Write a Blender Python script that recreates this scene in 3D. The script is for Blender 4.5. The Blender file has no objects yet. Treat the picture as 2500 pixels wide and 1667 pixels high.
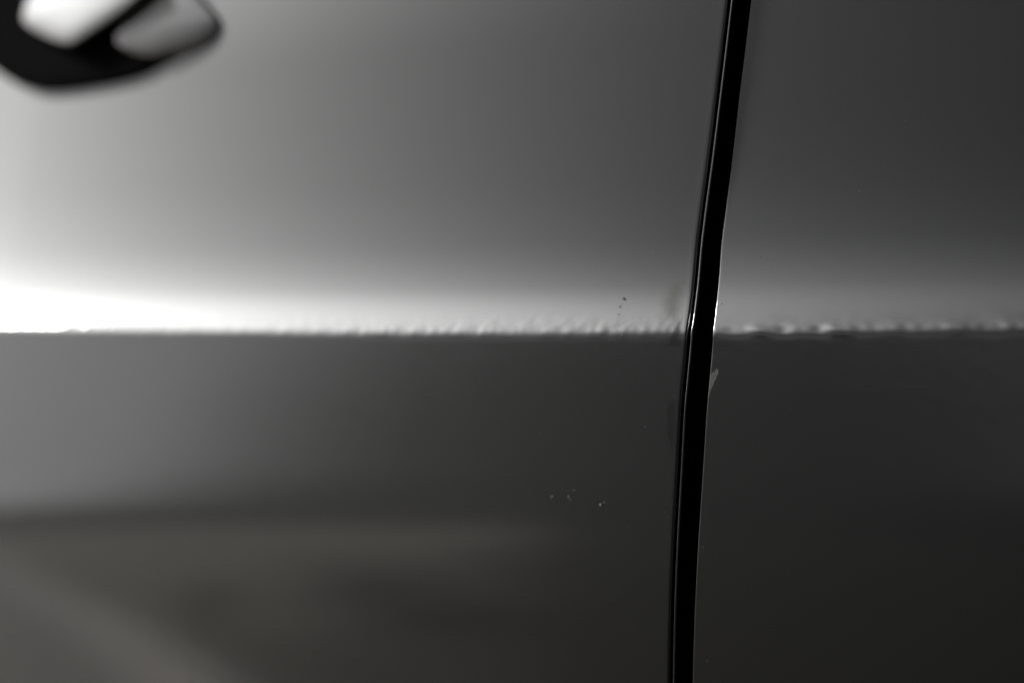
import bpy, bmesh, math, random
import numpy as np
from mathutils import Vector, noise
R = math.radians
C = bpy.context.scene.collection
sc = bpy.context.scene
random.seed(4)

# ------------------------------------------------------------------ camera
TH, AL, DIST, LENS = R(28), R(6), 0.55, 80.0      # yaw off the door's normal, downward pitch, distance
ZC = 0.80                                          # height of the body crease
BOW = .043                                         # and bows up a touch at both ends
SL = math.sin(TH) * math.tan(AL)                   # the crease climbs a little towards the rear
fwd = Vector((-math.sin(TH) * math.cos(AL), math.cos(TH) * math.cos(AL), -math.sin(AL)))
cam = bpy.data.cameras.new('camera'); cam_o = bpy.data.objects.new('camera', cam); C.objects.link(cam_o)
P0 = Vector((0, 0, ZC - .0025))
cam_o.location = P0 - fwd * DIST
cam_o.rotation_euler = fwd.to_track_quat('-Z', 'Y').to_euler()
cam.lens = LENS; cam.sensor_width = 36; cam.clip_start = .01; cam.clip_end = 2000
cam.dof.use_dof = True
cam.dof.focus_distance = (Vector((.050, 0, ZC)) - cam_o.location).dot(fwd)
cam.dof.aperture_fstop = 3.6
sc.camera = cam_o

# ------------------------------------------------------------------ light
SUN_AZ, SUN_EL = R(76.5), R(34.1)                      # azimuth counted from -Y towards -X
SUN_STR, SUN_ANG = 1.5, R(10)
SKY_STR, EXPO = 0.05, 2.77
sd = Vector((-math.sin(SUN_AZ) * math.cos(SUN_EL), -math.cos(SUN_AZ) * math.cos(SUN_EL), math.sin(SUN_EL)))
w = bpy.data.worlds.new('World'); sc.world = w; w.use_nodes = True
nt = w.node_tree; nt.nodes.clear()
sky = nt.nodes.new('ShaderNodeTexSky'); sky.sky_type = 'NISHITA'; sky.sun_disc = False
sky.sun_elevation = SUN_EL; sky.sun_rotation = math.atan2(sd.x, sd.y)
sky.air_density = .016; sky.dust_density = .85; sky.ozone_density = 1.0
hs = nt.nodes.new('ShaderNodeHueSaturation'); hs.inputs['Saturation'].default_value = .35
bg = nt.nodes.new('ShaderNodeBackground'); bg.inputs['Strength'].default_value = SKY_STR
wo = nt.nodes.new('ShaderNodeOutputWorld')
nt.links.new(sky.outputs[0], hs.inputs['Color']); nt.links.new(hs.outputs[0], bg.inputs[0]); nt.links.new(bg.outputs[0], wo.inputs[0])
sun = bpy.data.lights.new('sun', 'SUN'); sun.energy = SUN_STR; sun.angle = SUN_ANG; sun.color = (1, .99, .975)
sun_o = bpy.data.objects.new('sun', sun); C.objects.link(sun_o)
sun_o.location = (-3, -3, 6); sun_o.rotation_euler = (-sd).to_track_quat('-Z', 'Y').to_euler()
sc.view_settings.view_transform = 'Standard'; sc.view_settings.look = 'None'
sc.view_settings.exposure = EXPO; sc.view_settings.gamma = 1

# ------------------------------------------------------------------ materials
def mat(name):
    m = bpy.data.materials.new(name); m.use_nodes = True
    n = m.node_tree; b = n.nodes['Principled BSDF']
    return m, n, b
def node(n, kind, **kw):
    o = n.nodes.new(kind)
    for k, v in kw.items():
        if k in o.inputs: o.inputs[k].default_value = v
        else: setattr(o, k, v)
    return o

PAINT_BASE, PAINT_ROUGH = .058, .505
def paint(name, base=PAINT_BASE):
    """dark metallic flake layer under a glossy clear coat"""
    m, n, b = mat(name); n.nodes.remove(b)
    out = n.nodes['Material Output']
    tc = node(n, 'ShaderNodeTexCoord')
    fl = node(n, 'ShaderNodeTexNoise', Scale=5200., Detail=1.)          # metal flake
    rp = node(n, 'ShaderNodeMapRange'); rp.inputs['To Min'].default_value = .9; rp.inputs['To Max'].default_value = 1.1
    mx = node(n, 'ShaderNodeMix', data_type='RGBA', blend_type='MULTIPLY'); mx.inputs[0].default_value = 1
    mx.inputs[6].default_value = (base * .975, base, base * 1.0, 1)
    n.links.new(tc.outputs['Object'], fl.inputs['Vector']); n.links.new(fl.outputs['Fac'], rp.inputs['Value']); n.links.new(rp.outputs[0], mx.inputs[7])
    g = node(n, 'ShaderNodeBsdfAnisotropic', distribution='BECKMANN', Roughness=PAINT_ROUGH)
    n.links.new(mx.outputs[2], g.inputs['Color'])
    pe = node(n, 'ShaderNodeTexNoise', Scale=330., Detail=2.)           # orange peel of the clear coat
    bp = node(n, 'ShaderNodeBump', Strength=.02, Distance=.0003)
    n.links.new(tc.outputs['Object'], pe.inputs['Vector']); n.links.new(pe.outputs['Fac'], bp.inputs['Height'])
    fr = node(n, 'ShaderNodeFresnel', IOR=1.68); n.links.new(bp.outputs[0], fr.inputs['Normal'])
    c = node(n, 'ShaderNodeBsdfAnisotropic', distribution='GGX', Roughness=.07)
    n.links.new(bp.outputs[0], c.inputs['Normal'])
    ms = node(n, 'ShaderNodeMixShader')
    n.links.new(fr.outputs[0], ms.inputs[0]); n.links.new(g.outputs[0], ms.inputs[1]); n.links.new(c.outputs[0], ms.inputs[2])
    n.links.new(ms.outputs[0], out.inputs['Surface'])
    return m
M_PAINT = paint('grey_metallic_paint')
def plain(name, col, rough=.5, metal=0., spec=.5):
    m, n, b = mat(name)
    b.inputs['Base Color'].default_value = (*col, 1); b.inputs['Roughness'].default_value = rough
    b.inputs['Metallic'].default_value = metal; b.inputs['Specular IOR Level'].default_value = spec
    return m
M_BLACK = plain('black_base_and_shade', (.004, .004, .004), .9, 0, .0)  # handle base: plastic and shadowed pocket share one black
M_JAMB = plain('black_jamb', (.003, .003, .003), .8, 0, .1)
M_RUBBER = plain('black_rubber', (.004, .004, .004), .7, 0, .15)

# ------------------------------------------------------------------ helpers
def link(name, me, m, parent=None, smooth=True):
    o = bpy.data.objects.new(name, me); C.objects.link(o)
    if m: me.materials.append(m)
    if smooth: me.polygons.foreach_set('use_smooth', [True] * len(me.polygons))
    if parent: o.parent = parent
    return o
def grid_mesh(name, P):                                 # P: rows x cols x 3
    nr, nc = P.shape[:2]
    a = np.arange(nr * nc).reshape(nr, nc)
    q = np.stack([a[:-1, :-1], a[:-1, 1:], a[1:, 1:], a[1:, :-1]], -1).reshape(-1, 4)
    me = bpy.data.meshes.new(name)
    me.vertices.add(nr * nc); me.vertices.foreach_set('co', P.reshape(-1).astype(np.float32))
    me.loops.add(q.size); me.loops.foreach_set('vertex_index', q.reshape(-1).astype(np.int32))
    me.polygons.add(len(q)); me.polygons.foreach_set('loop_start', (np.arange(len(q)) * 4).astype(np.int32))
    me.update(calc_edges=True); me.validate()
    return me

# ------------------------------------------------------------------ shape of the car's side
# v = height above the crease, measured along the side; table of the lean of the skin (degrees)
TV = np.array([-.6, -.3, -.15, -.08, -.06, -.045, -.034, -.019, -.003, -.0014, .0003, .0018, .0046, .0105, .0205, .0356, .0508, .0688, .10, .2, .4])
TB = np.array([-16, -10, -5, -.2, 2.8, 5.7, 5.7, 4.9, 4.2, 4.7, 29, 32., 27.8, 17.8, 12.0, 8.3, 6.1, 4.0, 5.2, 8, 16.])
TB_REAR = TB + np.array([0, 0, 0, 0, 0, 0, 0, 0, 0, 0, 4, 4.5, 4.5, 4.3, 2.6, 1.5, .6, .5, .3, 0, 0])
vv = np.arange(-.6, .4001, .0002)
def integrate(tb):
    b_ = np.interp(vv, TV, tb)
    k = np.hanning(61); k /= k.sum()                      # no kinks in the soft areas, the fold itself stays crisp
    sm = np.convolve(np.pad(b_, 30, 'edge'), k, 'valid'); wt = np.clip((np.abs(vv - .001) - .006) / .006, 0, 1)
    b_ = b_ * (1 - wt) + sm * wt
    f_ = np.concatenate([[0], np.cumsum(np.tan(np.radians((b_[1:] + b_[:-1]) / 2)) * .0002)])
    return f_ - np.interp(0, vv, f_)
FF, FF_REAR = integrate(TB), integrate(TB_REAR)
RX, RX_REAR = 1.72, 20.0
def skin_y(x, v, wob=0., rear=False):
    x = np.asarray(x, float); v = np.asarray(v, float)
    y = np.interp(v + wob, vv, FF_REAR if rear else FF)
    if rear: y = y - .0005 + np.where(x > .05, .0025 / (2 * RX) + (x - .05) * .05 / RX + (x - .05) ** 2 / (2 * RX_REAR), x * x / (2 * RX))
    else: y = y + x * x / (2 * RX)
    xc = np.clip(x, -.2, .2); vc = np.clip(v, -.12, .12)
    return y + np.where(v < 0, np.radians(-8.8 * xc + 72 * xc * xc), np.radians(-25 * xc + 112 * xc * xc)) * vc
def world(x, v, y): return np.stack(np.broadcast_arrays(x, y, ZC + SL * np.asarray(x) + BOW * np.clip(x, -.25, .25) ** 2 + v), -1)

GV = [-.6, -.3, -.16, -.082, -.0468, -.0182, -.0007, .0057, .0194, .0289, .0527, .0765, .2, .4]
GL = [.0440, .0440, .0442, .0443, .0446, .0449, .0460, .0453, .0449, .0454, .0473, .0495, .062, .10]
GR = [.0502, .0502, .0502, .0504, .0511, .0517, .0527, .0515, .0505, .0509, .0523, .0545, .067, .105]
def smoothed(xs):
    g = np.interp(vv, GV, xs); k = np.hanning(61); k /= k.sum()
    return np.convolve(np.pad(g, 30, 'edge'), k, 'valid')
GLs, GRs = smoothed(GL), smoothed(GR)
def gl(v): return np.interp(v, vv, GLs)
def gr(v): return np.interp(v, vv, GRs)

def vlist():
    a = list(np.arange(-.58, -.12, .01)) + list(np.arange(-.12, -.012, .0018)) + list(np.arange(-.012, -.003, .0006))
    a += list(np.arange(-.003, .004, .00018)) + list(np.arange(.004, .02, .0006)) + list(np.arange(.02, .12, .0018)) + list(np.arange(.12, .32, .01))
    a = np.array(a); return a[np.concatenate([[True], np.diff(a) > 1e-4])]
VL = vlist()
def peel(x, v, rear):
    """orange peel and ripple of the paint on the sharp fold (metres, outward)"""
    w_ = np.zeros_like(x)
    it = np.nditer([x, v], flags=['multi_index'])
    for a, b in it:
        b = float(b); a = float(a)
        if abs(b) > .0075: continue
        e = math.exp(-((b - .0013) / .0019) ** 2)
        if rear: q = noise.noise(Vector((a * 170 + b * 150, b * 300, 3.1))) + .40 * noise.noise(Vector((a * 360 - b * 250, b * 520, 9.)))
        else:    q = .75 * noise.noise(Vector((a * 330 + b * 60, b * 380, 1.7))) + .45 * noise.noise(Vector((a * 700 - b * 150, b * 700, 5.)))
        w_[it.multi_index] = e * q
    return w_ * PEEL
def wander(x, v, rear):
    """the fold's line is not ruler straight"""
    w_ = np.zeros_like(x)
    it = np.nditer([x, v], flags=['multi_index'])
    for a, b in it:
        b = float(b); a = float(a)
        if abs(b) > .004: continue
        e = math.exp(-((b + .0004) / .0011) ** 2)
        if rear: q = noise.noise(Vector((a * 150 + b * 110, b * 60, 6.1))) + .5 * noise.noise(Vector((a * 340 + b * 190, b * 60, 2.)))
        else:    q = .6 * noise.noise(Vector((a * 240, b * 60, 4.7))) + .5 * noise.noise(Vector((a * 560 + b * 100, b * 60, 8.)))
        w_[it.multi_index] = e * q * (.00055 if rear else .00032)
    return w_
PEEL = .00004

def door(rear, parent):
    rim, deep = (.0002 if rear else .0006), .011
    n = 12
    if not rear:
        s = np.concatenate([np.arange(-.9, -.17, .02), np.arange(-.17, .0449 - .002, .0005)])
    else:
        s = np.concatenate([np.arange(.054, .17, .0005), np.arange(.17, .9, .02)])
    V_, X_ = np.meshgrid(VL, s, indexing='ij')
    X_ = X_.copy()
    edge = (gl if not rear else gr)(VL)[:, None]
    # the columns near the gap follow its line
    if not rear:
        t = np.clip((X_ + .02) / (s[-1] + .02), 0, 1); X_ = X_ + t * (edge - rim - .0003 - s[-1])
    else:
        t = np.clip((.12 - X_) / (.12 - s[0]), 0, 1); X_ = X_ + t * (edge + rim + .0003 - s[0])
    Y_ = skin_y(X_, V_, wander(X_, V_, rear), rear) - peel(X_, V_, rear)
    if not rear: Y_ = Y_ - .00005 * np.exp(np.minimum(X_ - edge, 0) / .0007)   # the folded edge stands a hair proud
    P = world(X_, V_, Y_)
    th = np.linspace(0, math.pi / 2, n + 1)
    sg = -1 if rear else 1
    xe = edge - sg * rim
    ye = skin_y(xe, VL[:, None], 0, rear)
    roll = [world(xe + sg * rim * math.sin(a), VL[:, None], ye + rim * (1 - math.cos(a))) for a in th]
    roll += [world(xe + sg * rim, VL[:, None], ye + rim + d) for d in (.0004, .001, .003, .006, deep)]
    roll += [world(xe - sg * .012, VL[:, None], ye + rim + deep)]
    roll = np.concatenate(roll, 1)
    P = np.concatenate([P, roll], 1) if not rear else np.concatenate([roll[:, ::-1], P], 1)
    o = link('rear_door' if rear else 'front_door', grid_mesh('door', P), M_PAINT, parent)
    return o

# ------------------------------------------------------------------ car
car = bpy.data.objects.new('car', None); C.objects.link(car)
car['label'] = 'dark grey metallic car side where front door meets rear door'
car['category'] = 'car'
front = door(False, car); rear = door(True, car)
front['label'] = 'front door, bright on the left and carrying the handle'
rear['label'] = 'darker rear door right of the gap'

# folded hem of the front door: a narrow ledge on its return wall, inside the gap
def strip(name, m, parent, xs, yo, r, sq=1., k=10):
    th = np.linspace(0, 2 * math.pi, k + 1)
    x0 = xs(VL)[:, None]; y0 = skin_y(x0, VL[:, None]) + yo
    P = world(x0 + r * np.cos(th)[None], VL[:, None], y0 + r * sq * np.sin(th)[None])
    return link(name, grid_mesh(name, P), m, parent)
pr = [(-.0001, .0030), (.0008, .0030), (.00088, .0003), (.00098, .00012), (.0011, .00012), (.0012, .00015), (.0013, .00026), (.00134, .0006), (.00134, .0050)]
hx = gl(VL)[:, None] + np.array([p[0] for p in pr])[None]
P = world(hx, VL[:, None], skin_y(gl(VL)[:, None], VL[:, None]) + np.array([p[1] for p in pr])[None])
link('door_hem', grid_mesh('door_hem', P), M_PAINT, front)
strip('door_seal', M_RUBBER, car, lambda v: (gl(v) + gr(v)) / 2, .024, .011)
# inner pillar behind both doors
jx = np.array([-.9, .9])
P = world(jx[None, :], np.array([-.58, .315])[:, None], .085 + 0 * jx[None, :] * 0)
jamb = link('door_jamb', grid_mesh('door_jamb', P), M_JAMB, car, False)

# ------------------------------------------------------------------ handle
def loft(name, m, parent, rings):
    """rings: list of (polygon [(x,v)], outward height); closed with a cap, polygon order kept"""
    bm = bmesh.new(); prev = None
    for poly, h in rings:
        cur = []
        for (x, v) in poly:
            y = float(skin_y(x, v)) - h
            cur.append(bm.verts.new((x, y, ZC + SL * x + BOW * x * x + v)))
        if prev:
            for i in range(len(cur)):
                j = (i + 1) % len(cur); bm.faces.new((prev[i], prev[j], cur[j], cur[i]))
        prev = cur
    bm.faces.new(prev)
    bmesh.ops.recalc_face_normals(bm, faces=bm.faces)
    me = bpy.data.meshes.new(name); bm.to_mesh(me); bm.free()
    o = link(name, me, m, parent)
    return o
def dense(poly, it=2):
    for _ in range(it):                                  # Chaikin corner cutting
        q = []
        for i in range(len(poly)):
            a, b = poly[i], poly[(i + 1) % len(poly)]
            q += [(.75 * a[0] + .25 * b[0], .75 * a[1] + .25 * b[1]), (.25 * a[0] + .75 * b[0], .25 * a[1] + .75 * b[1])]
        poly = q
    return poly
def inset(poly, k, cx=None):
    c = cx or (sum(p[0] for p in poly) / len(poly), sum(p[1] for p in poly) / len(poly))
    return [(c[0] + (p[0] - c[0]) * k, c[1] + (p[1] - c[1]) * k) for p in poly]
def solid(name, m, parent, poly, h0, h1, gx=0., gv=0., rnd=.003, flare=1.03, it=2, crown=.0):
    """a rounded slab standing on the skin: outline poly, outer face at height h1 tilted by gx, gv"""
    p = dense(poly, it)
    cx = sum(q[0] for q in p) / len(p); cv = sum(q[1] for q in p) / len(p)
    bm = bmesh.new(); prev = None
    rad = max(math.hypot(q[0] - cx, q[1] - cv) for q in p)
    prof = [(flare, None), (1.0, 1.0)] + [(1 - rnd / rad * (1 - math.cos(t)), 1 - math.sin(t)) for t in np.linspace(.2, math.pi / 2, 6)] + [(.6, 0), (.25, 0)]
    for k, d in prof:
        cur = []
        for (x, v) in p:
            X = cx + (x - cx) * k; Vv = cv + (v - cv) * k
            h = h0 if d is None else h1 + gx * (X - cx) + gv * (Vv - cv) - rnd * d + crown * (1 - k * k)
            cur.append(bm.verts.new((X, float(skin_y(X, Vv)) - h, ZC + SL * X + BOW * X * X + Vv)))
        if prev:
            for i in range(len(cur)):
                j = (i + 1) % len(cur); bm.faces.new((prev[i], prev[j], cur[j], cur[i]))
        prev = cur
    bm.faces.new(prev)
    bmesh.ops.recalc_face_normals(bm, faces=bm.faces)
    me = bpy.data.meshes.new(name); bm.to_mesh(me); bm.free()
    return link(name, me, m, parent)
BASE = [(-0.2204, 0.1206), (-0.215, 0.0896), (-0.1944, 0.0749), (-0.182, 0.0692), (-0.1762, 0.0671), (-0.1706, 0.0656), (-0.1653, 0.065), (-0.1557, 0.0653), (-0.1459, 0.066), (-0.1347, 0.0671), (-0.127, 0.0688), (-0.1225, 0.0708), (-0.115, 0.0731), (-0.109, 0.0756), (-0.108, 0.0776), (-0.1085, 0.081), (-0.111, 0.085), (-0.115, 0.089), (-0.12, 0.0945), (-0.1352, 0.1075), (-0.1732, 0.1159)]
CAP = [(-0.138, 0.0786), (-0.127, 0.0872), (-0.1201, 0.0943), (-0.1127, 0.0919), (-0.1029, 0.0837), (-0.1, 0.0802), (-0.1025, 0.0761), (-0.1107, 0.0738), (-0.1236, 0.0722), (-0.1324, 0.0746)]
STRAP = [(-0.1728, 0.0952), (-0.1757, 0.0859), (-0.1718, 0.0828), (-0.1518, 0.0759), (-0.1449, 0.0785), (-0.1251, 0.0875), (-0.1197, 0.0929), (-0.1325, 0.1058), (-0.167, 0.1093)]
handle = solid('door_handle', M_BLACK, front, BASE, -.002, .0022, rnd=.0018)  # black plate, its colour also stands for the shade under the strap
handle['label'] = 'door handle in a black surround with painted-in pocket shade, out of focus at upper left'
cap = solid('handle_cap', M_PAINT, handle, CAP, -.001, .0027, gx=-.10, gv=.0, rnd=.0009, flare=1.03, crown=.0008)
strap = solid('handle_strap', M_PAINT, handle, STRAP, .001, .0068, gx=.03, gv=-.12, rnd=.003, crown=.0008)

# ------------------------------------------------------------------ marks on the paint
def residue(name, m, parent, poly, rear=False, off=.00004, n=30, soft_=.22):
    """a thin film of dried wax or dirt lying on the skin, ragged at its border"""
    xs = [p[0] for p in poly]; vs = [p[1] for p in poly]
    x0, x1, v0, v1 = min(xs), max(xs), min(vs), max(vs)
    P = np.zeros((n, n, 3)); A = np.zeros((n, n))
    def sd_in(x, v):
        inside = False; dmin = 9
        for i in range(len(poly)):
            (ax, av), (bx, bv) = poly[i], poly[i - 1]
            if (av > v) != (bv > v) and x < (bx - ax) * (v - av) / (bv - av) + ax: inside = not inside
            L = (bx - ax) ** 2 + (bv - av) ** 2; t = max(0, min(1, ((x - ax) * (bx - ax) + (v - av) * (bv - av)) / L))
            dmin = min(dmin, math.hypot(x - ax - t * (bx - ax), v - av - t * (bv - av)))
        return dmin if inside else -dmin
    sz = min(x1 - x0, v1 - v0)
    for i in range(n):
        for j in range(n):
            v = v0 + (v1 - v0) * i / (n - 1); lo_ = max(x0, float(gr(v)) + .0002) if rear else x0
            x = lo_ + (x1 - lo_) * j / (n - 1)
            P[i, j] = (x, float(skin_y(x, v, 0, rear)) - off, ZC + SL * x + BOW * x * x + v)
            A[i, j] = max(0, min(1, sd_in(x, v) / (sz * soft_)))
    me = grid_mesh(name, P)
    at = me.attributes.new('film', 'FLOAT', 'POINT'); at.data.foreach_set('value', A.reshape(-1).astype(np.float32))
    return link(name, me, m, parent)
def film(name, col, amount, scale, soft, rough=.8, stretch=(1, 1, 1)):
    m, n, b = mat(name)
    b.inputs['Base Color'].default_value = (*col, 1); b.inputs['Roughness'].default_value = rough; b.inputs['Specular IOR Level'].default_value = .2
    at = node(n, 'ShaderNodeAttribute', attribute_name='film'); tc = node(n, 'ShaderNodeTexCoord')
    mp = node(n, 'ShaderNodeMapping'); mp.inputs['Scale'].default_value = stretch
    ns = node(n, 'ShaderNodeTexNoise', Scale=scale, Detail=5.)
    ad = node(n, 'ShaderNodeMath', operation='MULTIPLY_ADD'); ad.inputs[1].default_value = 1.6; ad.inputs[2].default_value = -.8
    sm = node(n, 'ShaderNodeMath', operation='ADD')
    mr = node(n, 'ShaderNodeMapRange'); mr.inputs['From Min'].default_value = .5 - soft; mr.inputs['From Max'].default_value = .5 + soft; mr.inputs['To Max'].default_value = amount
    mu = node(n, 'ShaderNodeMath', operation='MULTIPLY')
    n.links.new(tc.outputs['Object'], mp.inputs[0]); n.links.new(mp.outputs[0], ns.inputs['Vector'])
    n.links.new(ns.outputs['Fac'], ad.inputs[0]); n.links.new(ad.outputs[0], sm.inputs[0]); n.links.new(at.outputs['Fac'], sm.inputs[1])
    n.links.new(sm.outputs[0], mr.inputs['Value']); n.links.new(mr.outputs[0], mu.inputs[0]); n.links.new(at.outputs['Fac'], mu.inputs[1])
    n.links.new(mu.outputs[0], b.inputs['Alpha'])
    return m
wx = residue('wax_residue', film('dried_wax', (.085, .085, .083), .85, 2600, .55), rear,
    [(.0536, -.0086), (.0547, -.0089), (.0545, -.0103), (.0537, -.0120), (.0529, -.0138), (.0519, -.0169), (.0511, -.0172), (.0511, -.0134), (.0513, -.0108)], True, soft_=.12)
wx['label'] = 'pale ragged patch of dried wax on the edge of the rear door'
sg_ = residue('scuff_mark', film('scuff', (.10, .098, .094), .6, 1800, .6, stretch=(1, 1, .5)), front,
    [(.0365, .0063), (.0385, .0115), (.0434, .0125), (.0442, .0053), (.0436, .0008), (.0385, .0015)], soft_=.42)
sg_['label'] = 'dull brownish scuff on the crease next to the gap'
gs = residue('grease_smear', film('grease', (.004, .004, .004), .35, 700, .9), front, [(.0405, -.0042), (.0425, .0020), (.0444, .0036), (.0446, -.0042)])
gs2 = residue('grease_smear', film('grease_low', (.004, .004, .004), .35, 700, .9), front, [(.0414, -.0165), (.0438, -.0155), (.0440, -.0310), (.0428, -.0280), (.0415, -.0235)])
# dust grains: countless, so one object per tone
def grains(name, lst, m, parent):
    bm = bmesh.new()
    for x, v, k in lst:
        rear_ = x > .05
        r = .00019 * k
        mt = bmesh.ops.create_icosphere(bm, subdivisions=1, radius=r)
        y = float(skin_y(x, v, 0, rear_)) - r * .3
        ax = random.uniform(.8, 1.5); an = random.uniform(0, 3.1)
        for q in mt['verts']:
            c = q.co * random.uniform(.75, 1.2); c.x *= ax
            q.co = Vector((c.x * math.cos(an) - c.z * math.sin(an), c.y * .5, c.x * math.sin(an) + c.z * math.cos(an))) + Vector((x, y, ZC + SL * x + BOW * x * x + v))
    me = bpy.data.meshes.new(name); bm.to_mesh(me); bm.free()
    o = link(name, me, m, parent); o['kind'] = 'stuff'; return o
DUST = [(.0089, -.02473, 1), (.01291, -.03954, 1.9), (.01732, -.03941, 1.5), (.01773, -.04008, 1), (.01859, -.03787, 1.2), (.02574, -.04109, 1.5), (.02656, -.04049, 1), (.03629, -.02252, .8), (.03288, -.04607, .7), (.0423, -.04231, .7), (.0433, -.04341, .7), (.02427, .04221, .8), (.0445, .0684, .8), (.03394, .01799, .8), (.02958, -.0011, 1), (.03475, -.06976, .8), (.05295, .00581, .8), (.06048, .01619, .7), (.05401, -.07654, .8), (.05233, -.05004, .8), (.0387, .02555, .6), (.02266, -.00389, .6), (.07228, -.01809, .6), (.0831, .03043, .6), (.09264, .04578, .6), (.00755, .02407, .6), (.07349, -.05533, .6)]
DUST += [(random.uniform(-.06, .044), random.uniform(-.08, .08), random.uniform(.25, .5)) for _ in range(70)]
DUST += [(random.uniform(.054, .12), random.uniform(-.08, .08), random.uniform(.25, .5)) for _ in range(40)]
grains('dust', DUST, plain('pale_dust', (.11, .11, .108), .9, 0, .1), car)
grains('grit', [(.0279, .0073, 1.5), (.0282, .0070, 1.0), (.02734, .00541, 1.1), (.0275, .0060, .5), (.02732, .0037, .8)], plain('dark_grit', (.012, .011, .010), .9, 0, .1), front)
#HANDLE

# ------------------------------------------------------------------ surroundings seen in the paint
def sheet(name, pts, z, m):
    me = bpy.data.meshes.new(name); me.from_pydata([(x, y, z) for x, y in pts], [], [tuple(range(len(pts)))]); me.update()
    o = link(name, me, m, None, False); return o
def ground_mat(name, c0, c1, scale, rough=.9):
    m, n, b = mat(name)
    tc = node(n, 'ShaderNodeTexCoord')
    a = node(n, 'ShaderNodeTexNoise', Scale=scale, Detail=5.); a2 = node(n, 'ShaderNodeTexNoise', Scale=scale * 60, Detail=3.)
    r1 = node(n, 'ShaderNodeValToRGB'); r1.color_ramp.elements[0].position = .38; r1.color_ramp.elements[1].position = .62
    r1.color_ramp.elements[0].color = (*c0, 1); r1.color_ramp.elements[1].color = (*c1, 1)
    mx = node(n, 'ShaderNodeMix', data_type='RGBA', blend_type='MULTIPLY'); mx.inputs[0].default_value = .2
    n.links.new(tc.outputs['Object'], a.inputs['Vector']); n.links.new(tc.outputs['Object'], a2.inputs['Vector'])
    n.links.new(a.outputs['Fac'], r1.inputs[0]); n.links.new(r1.outputs[0], mx.inputs[6]); n.links.new(a2.outputs['Fac'], mx.inputs[7])
    n.links.new(mx.outputs[2], b.inputs['Base Color']); b.inputs['Roughness'].default_value = rough; b.inputs['Specular IOR Level'].default_value = .05
    return m
def asphalt():
    """dark tarmac that turns paler towards the left, with a few oil stains"""
    m, n, b = mat('asphalt')
    tc = node(n, 'ShaderNodeTexCoord'); sx = node(n, 'ShaderNodeSeparateXYZ')
    n.links.new(tc.outputs['Object'], sx.inputs[0])
    big = node(n, 'ShaderNodeTexNoise', Scale=1.0, Detail=5., Roughness=.62); fine = node(n, 'ShaderNodeTexNoise', Scale=45., Detail=4.)
    for q in (big, fine): n.links.new(tc.outputs['Object'], q.inputs['Vector'])
    ma = node(n, 'ShaderNodeMath', operation='MULTIPLY_ADD'); ma.inputs[1].default_value = -1.5; n.links.new(big.outputs['Fac'], ma.inputs[0])
    sk = node(n, 'ShaderNodeMath', operation='MULTIPLY_ADD'); sk.inputs[1].default_value = -.45; n.links.new(sx.outputs['Y'], sk.inputs[0]); n.links.new(sx.outputs['X'], sk.inputs[2])
    n.links.new(sk.outputs[0], ma.inputs[2])
    mr = node(n, 'ShaderNodeMapRange'); mr.inputs['From Min'].default_value = -.75; mr.inputs['From Max'].default_value = -2.2; n.links.new(ma.outputs[0], mr.inputs['Value'])
    r1 = node(n, 'ShaderNodeMix', data_type='RGBA'); r1.inputs[6].default_value = (.011, .0105, .009, 1); r1.inputs[7].default_value = (.36, .338, .29, 1)
    n.links.new(mr.outputs[0], r1.inputs[0])
    mf = node(n, 'ShaderNodeMix', data_type='RGBA', blend_type='MULTIPLY'); mf.inputs[0].default_value = .6
    n.links.new(r1.outputs[2], mf.inputs[6]); n.links.new(fine.outputs['Fac'], mf.inputs[7]); col = mf.outputs[2]
    wn = node(n, 'ShaderNodeTexNoise', Scale=2.6, Detail=3.); n.links.new(tc.outputs['Object'], wn.inputs['Vector'])
    for (sx_, sy_, ln, wd, an, lo) in STAINS:                          # oil and tyre streaks
        mp = node(n, 'ShaderNodeMapping', vector_type='TEXTURE'); mp.inputs['Location'].default_value = (sx_, sy_, 0)
        mp.inputs['Rotation'].default_value = (0, 0, R(an)); mp.inputs['Scale'].default_value = (ln, wd, 1); n.links.new(tc.outputs['Object'], mp.inputs[0])
        ds = node(n, 'ShaderNodeVectorMath', operation='LENGTH'); n.links.new(mp.outputs[0], ds.inputs[0])
        ad = node(n, 'ShaderNodeMath', operation='MULTIPLY_ADD'); ad.inputs[1].default_value = 1.0; n.links.new(wn.outputs['Fac'], ad.inputs[0]); n.links.new(ds.outputs['Value'], ad.inputs[2])
        k = node(n, 'ShaderNodeMapRange'); k.inputs['From Min'].default_value = .8; k.inputs['From Max'].default_value = 1.7; k.inputs['To Min'].default_value = lo; k.inputs['To Max'].default_value = 1.
        n.links.new(ad.outputs[0], k.inputs['Value'])
        mk = node(n, 'ShaderNodeMix', data_type='RGBA', blend_type='MULTIPLY'); mk.inputs[0].default_value = 1
        n.links.new(col, mk.inputs[6]); n.links.new(k.outputs[0], mk.inputs[7]); col = mk.outputs[2]
    n.links.new(col, b.inputs['Base Color']); b.inputs['Roughness'].default_value = .95; b.inputs['Specular IOR Level'].default_value = .02
    return m
STAINS = [(-3.4, -4.2, .8, .16, 51, .1), (-2.96, -4.75, 1.3, .34, 58, .05), (-1.95, -3.5, .8, .30, 61, .05), (-2.6, -3.2, .5, .10, 50, .3), (-4.4, -6.6, 1.2, .4, 56, .4)]
M_ASPH = asphalt()
g = sheet('ground', [(-400, -400), (400, -400), (400, 60), (-400, 60)], 0, M_ASPH); g['kind'] = 'structure'
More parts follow.
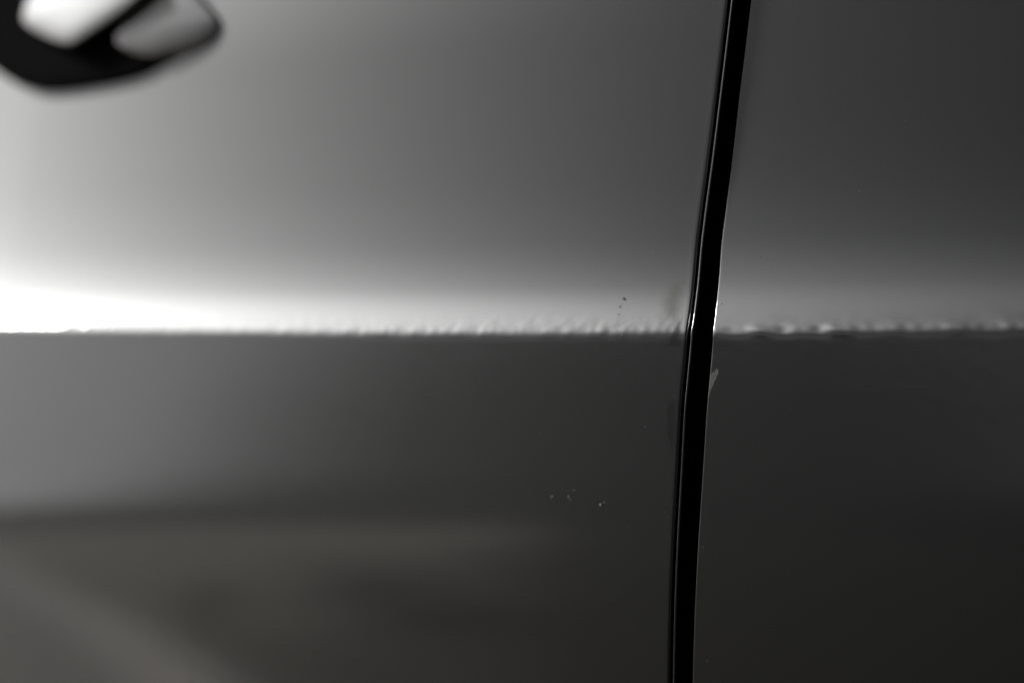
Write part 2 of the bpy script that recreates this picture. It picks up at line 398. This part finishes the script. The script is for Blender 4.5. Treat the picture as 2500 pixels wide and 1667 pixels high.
# pale kerb running away from the car, its stones one by one, and the strip of paving behind it
KD = Vector((-.770, -.639, 0)); KN = Vector((-.639, .770, 0)); K0 = Vector((-.40, -1.09, 0))
def slab(name, c, ln, wd, h, m, parent, bev=.012):
    bm = bmesh.new()
    bmesh.ops.create_cube(bm, size=1)
    for q in bm.verts: q.co = Vector((q.co.x * ln, q.co.y * wd, q.co.z * h))
    bmesh.ops.bevel(bm, geom=bm.edges[:], offset=bev, segments=2, affect='EDGES')
    me = bpy.data.meshes.new(name); bm.to_mesh(me); bm.free()
    o = link(name, me, m, parent, False); o.location = c; o.rotation_euler = (0, 0, math.atan2(KD.y, KD.x)); return o
M_KERB = ground_mat('kerb_concrete', (.82, .76, .73), (.92, .88, .85), 1.6)
M_PAVE = ground_mat('paving_concrete', (.34, .335, .315), (.52, .51, .48), 2.6)
kerb = bpy.data.objects.new('kerb', None); C.objects.link(kerb); kerb['kind'] = 'structure'
pave = bpy.data.objects.new('pavement', None); C.objects.link(pave); pave['kind'] = 'structure'
first = None; firstp = None
for i in range(60):
    c = K0 + KD * (.62 * i) + Vector((0, 0, -.03))
    if first is None:
        first = slab('kerb_stone', c + KN * .06, .606, .12, .12, M_KERB, kerb); firstp = slab('paving_slab', c + KN * .27 - Vector((0, 0, .004)), .606, .29, .11, M_PAVE, pave)
    else:
        for src, off, par in ((first, KN * .06, kerb), (firstp, KN * .27 - Vector((0, 0, .004)), pave)):
            o = src.copy(); C.objects.link(o); o.parent = par; o.location = c + off + Vector((0, 0, random.uniform(-.003, .003)))
# clipped hedge on the far side
def hedge():
    bm = bmesh.new()
    L, n = 110, 440
    rows = [(-.9, 0), (-1, .9), (-.95, 1.8), (-.5, 2.0), (0, 2.05), (.5, 2.0), (.9, 1.8), (1, .9), (.9, 0)]
    V = []
    for i in range(n + 1):
        x = -80 + L * i / n; r_ = []
        for (a, z) in rows:
            k = noise.noise(Vector((x * 1.3, a * 2, z * 2))) * .22 + noise.noise(Vector((x * 4, a * 5, z * 5))) * .12
            r_.append(bm.verts.new((x, -31 + a * (1 + k), max(0, z * (1 + .35 * k)))))
        V.append(r_)
    for i in range(n):
        for j in range(len(rows) - 1): bm.faces.new((V[i][j], V[i][j + 1], V[i + 1][j + 1], V[i + 1][j]))
    me = bpy.data.meshes.new('hedge'); bm.to_mesh(me); bm.free()
    return link('hedge', me, ground_mat('hedge_leaves', (.005, .006, .003), (.014, .016, .009), 3.), None, False)
h = hedge(); h['label'] = 'long low dark hedge mirrored as a dark band in the doors'; h['category'] = 'hedge'
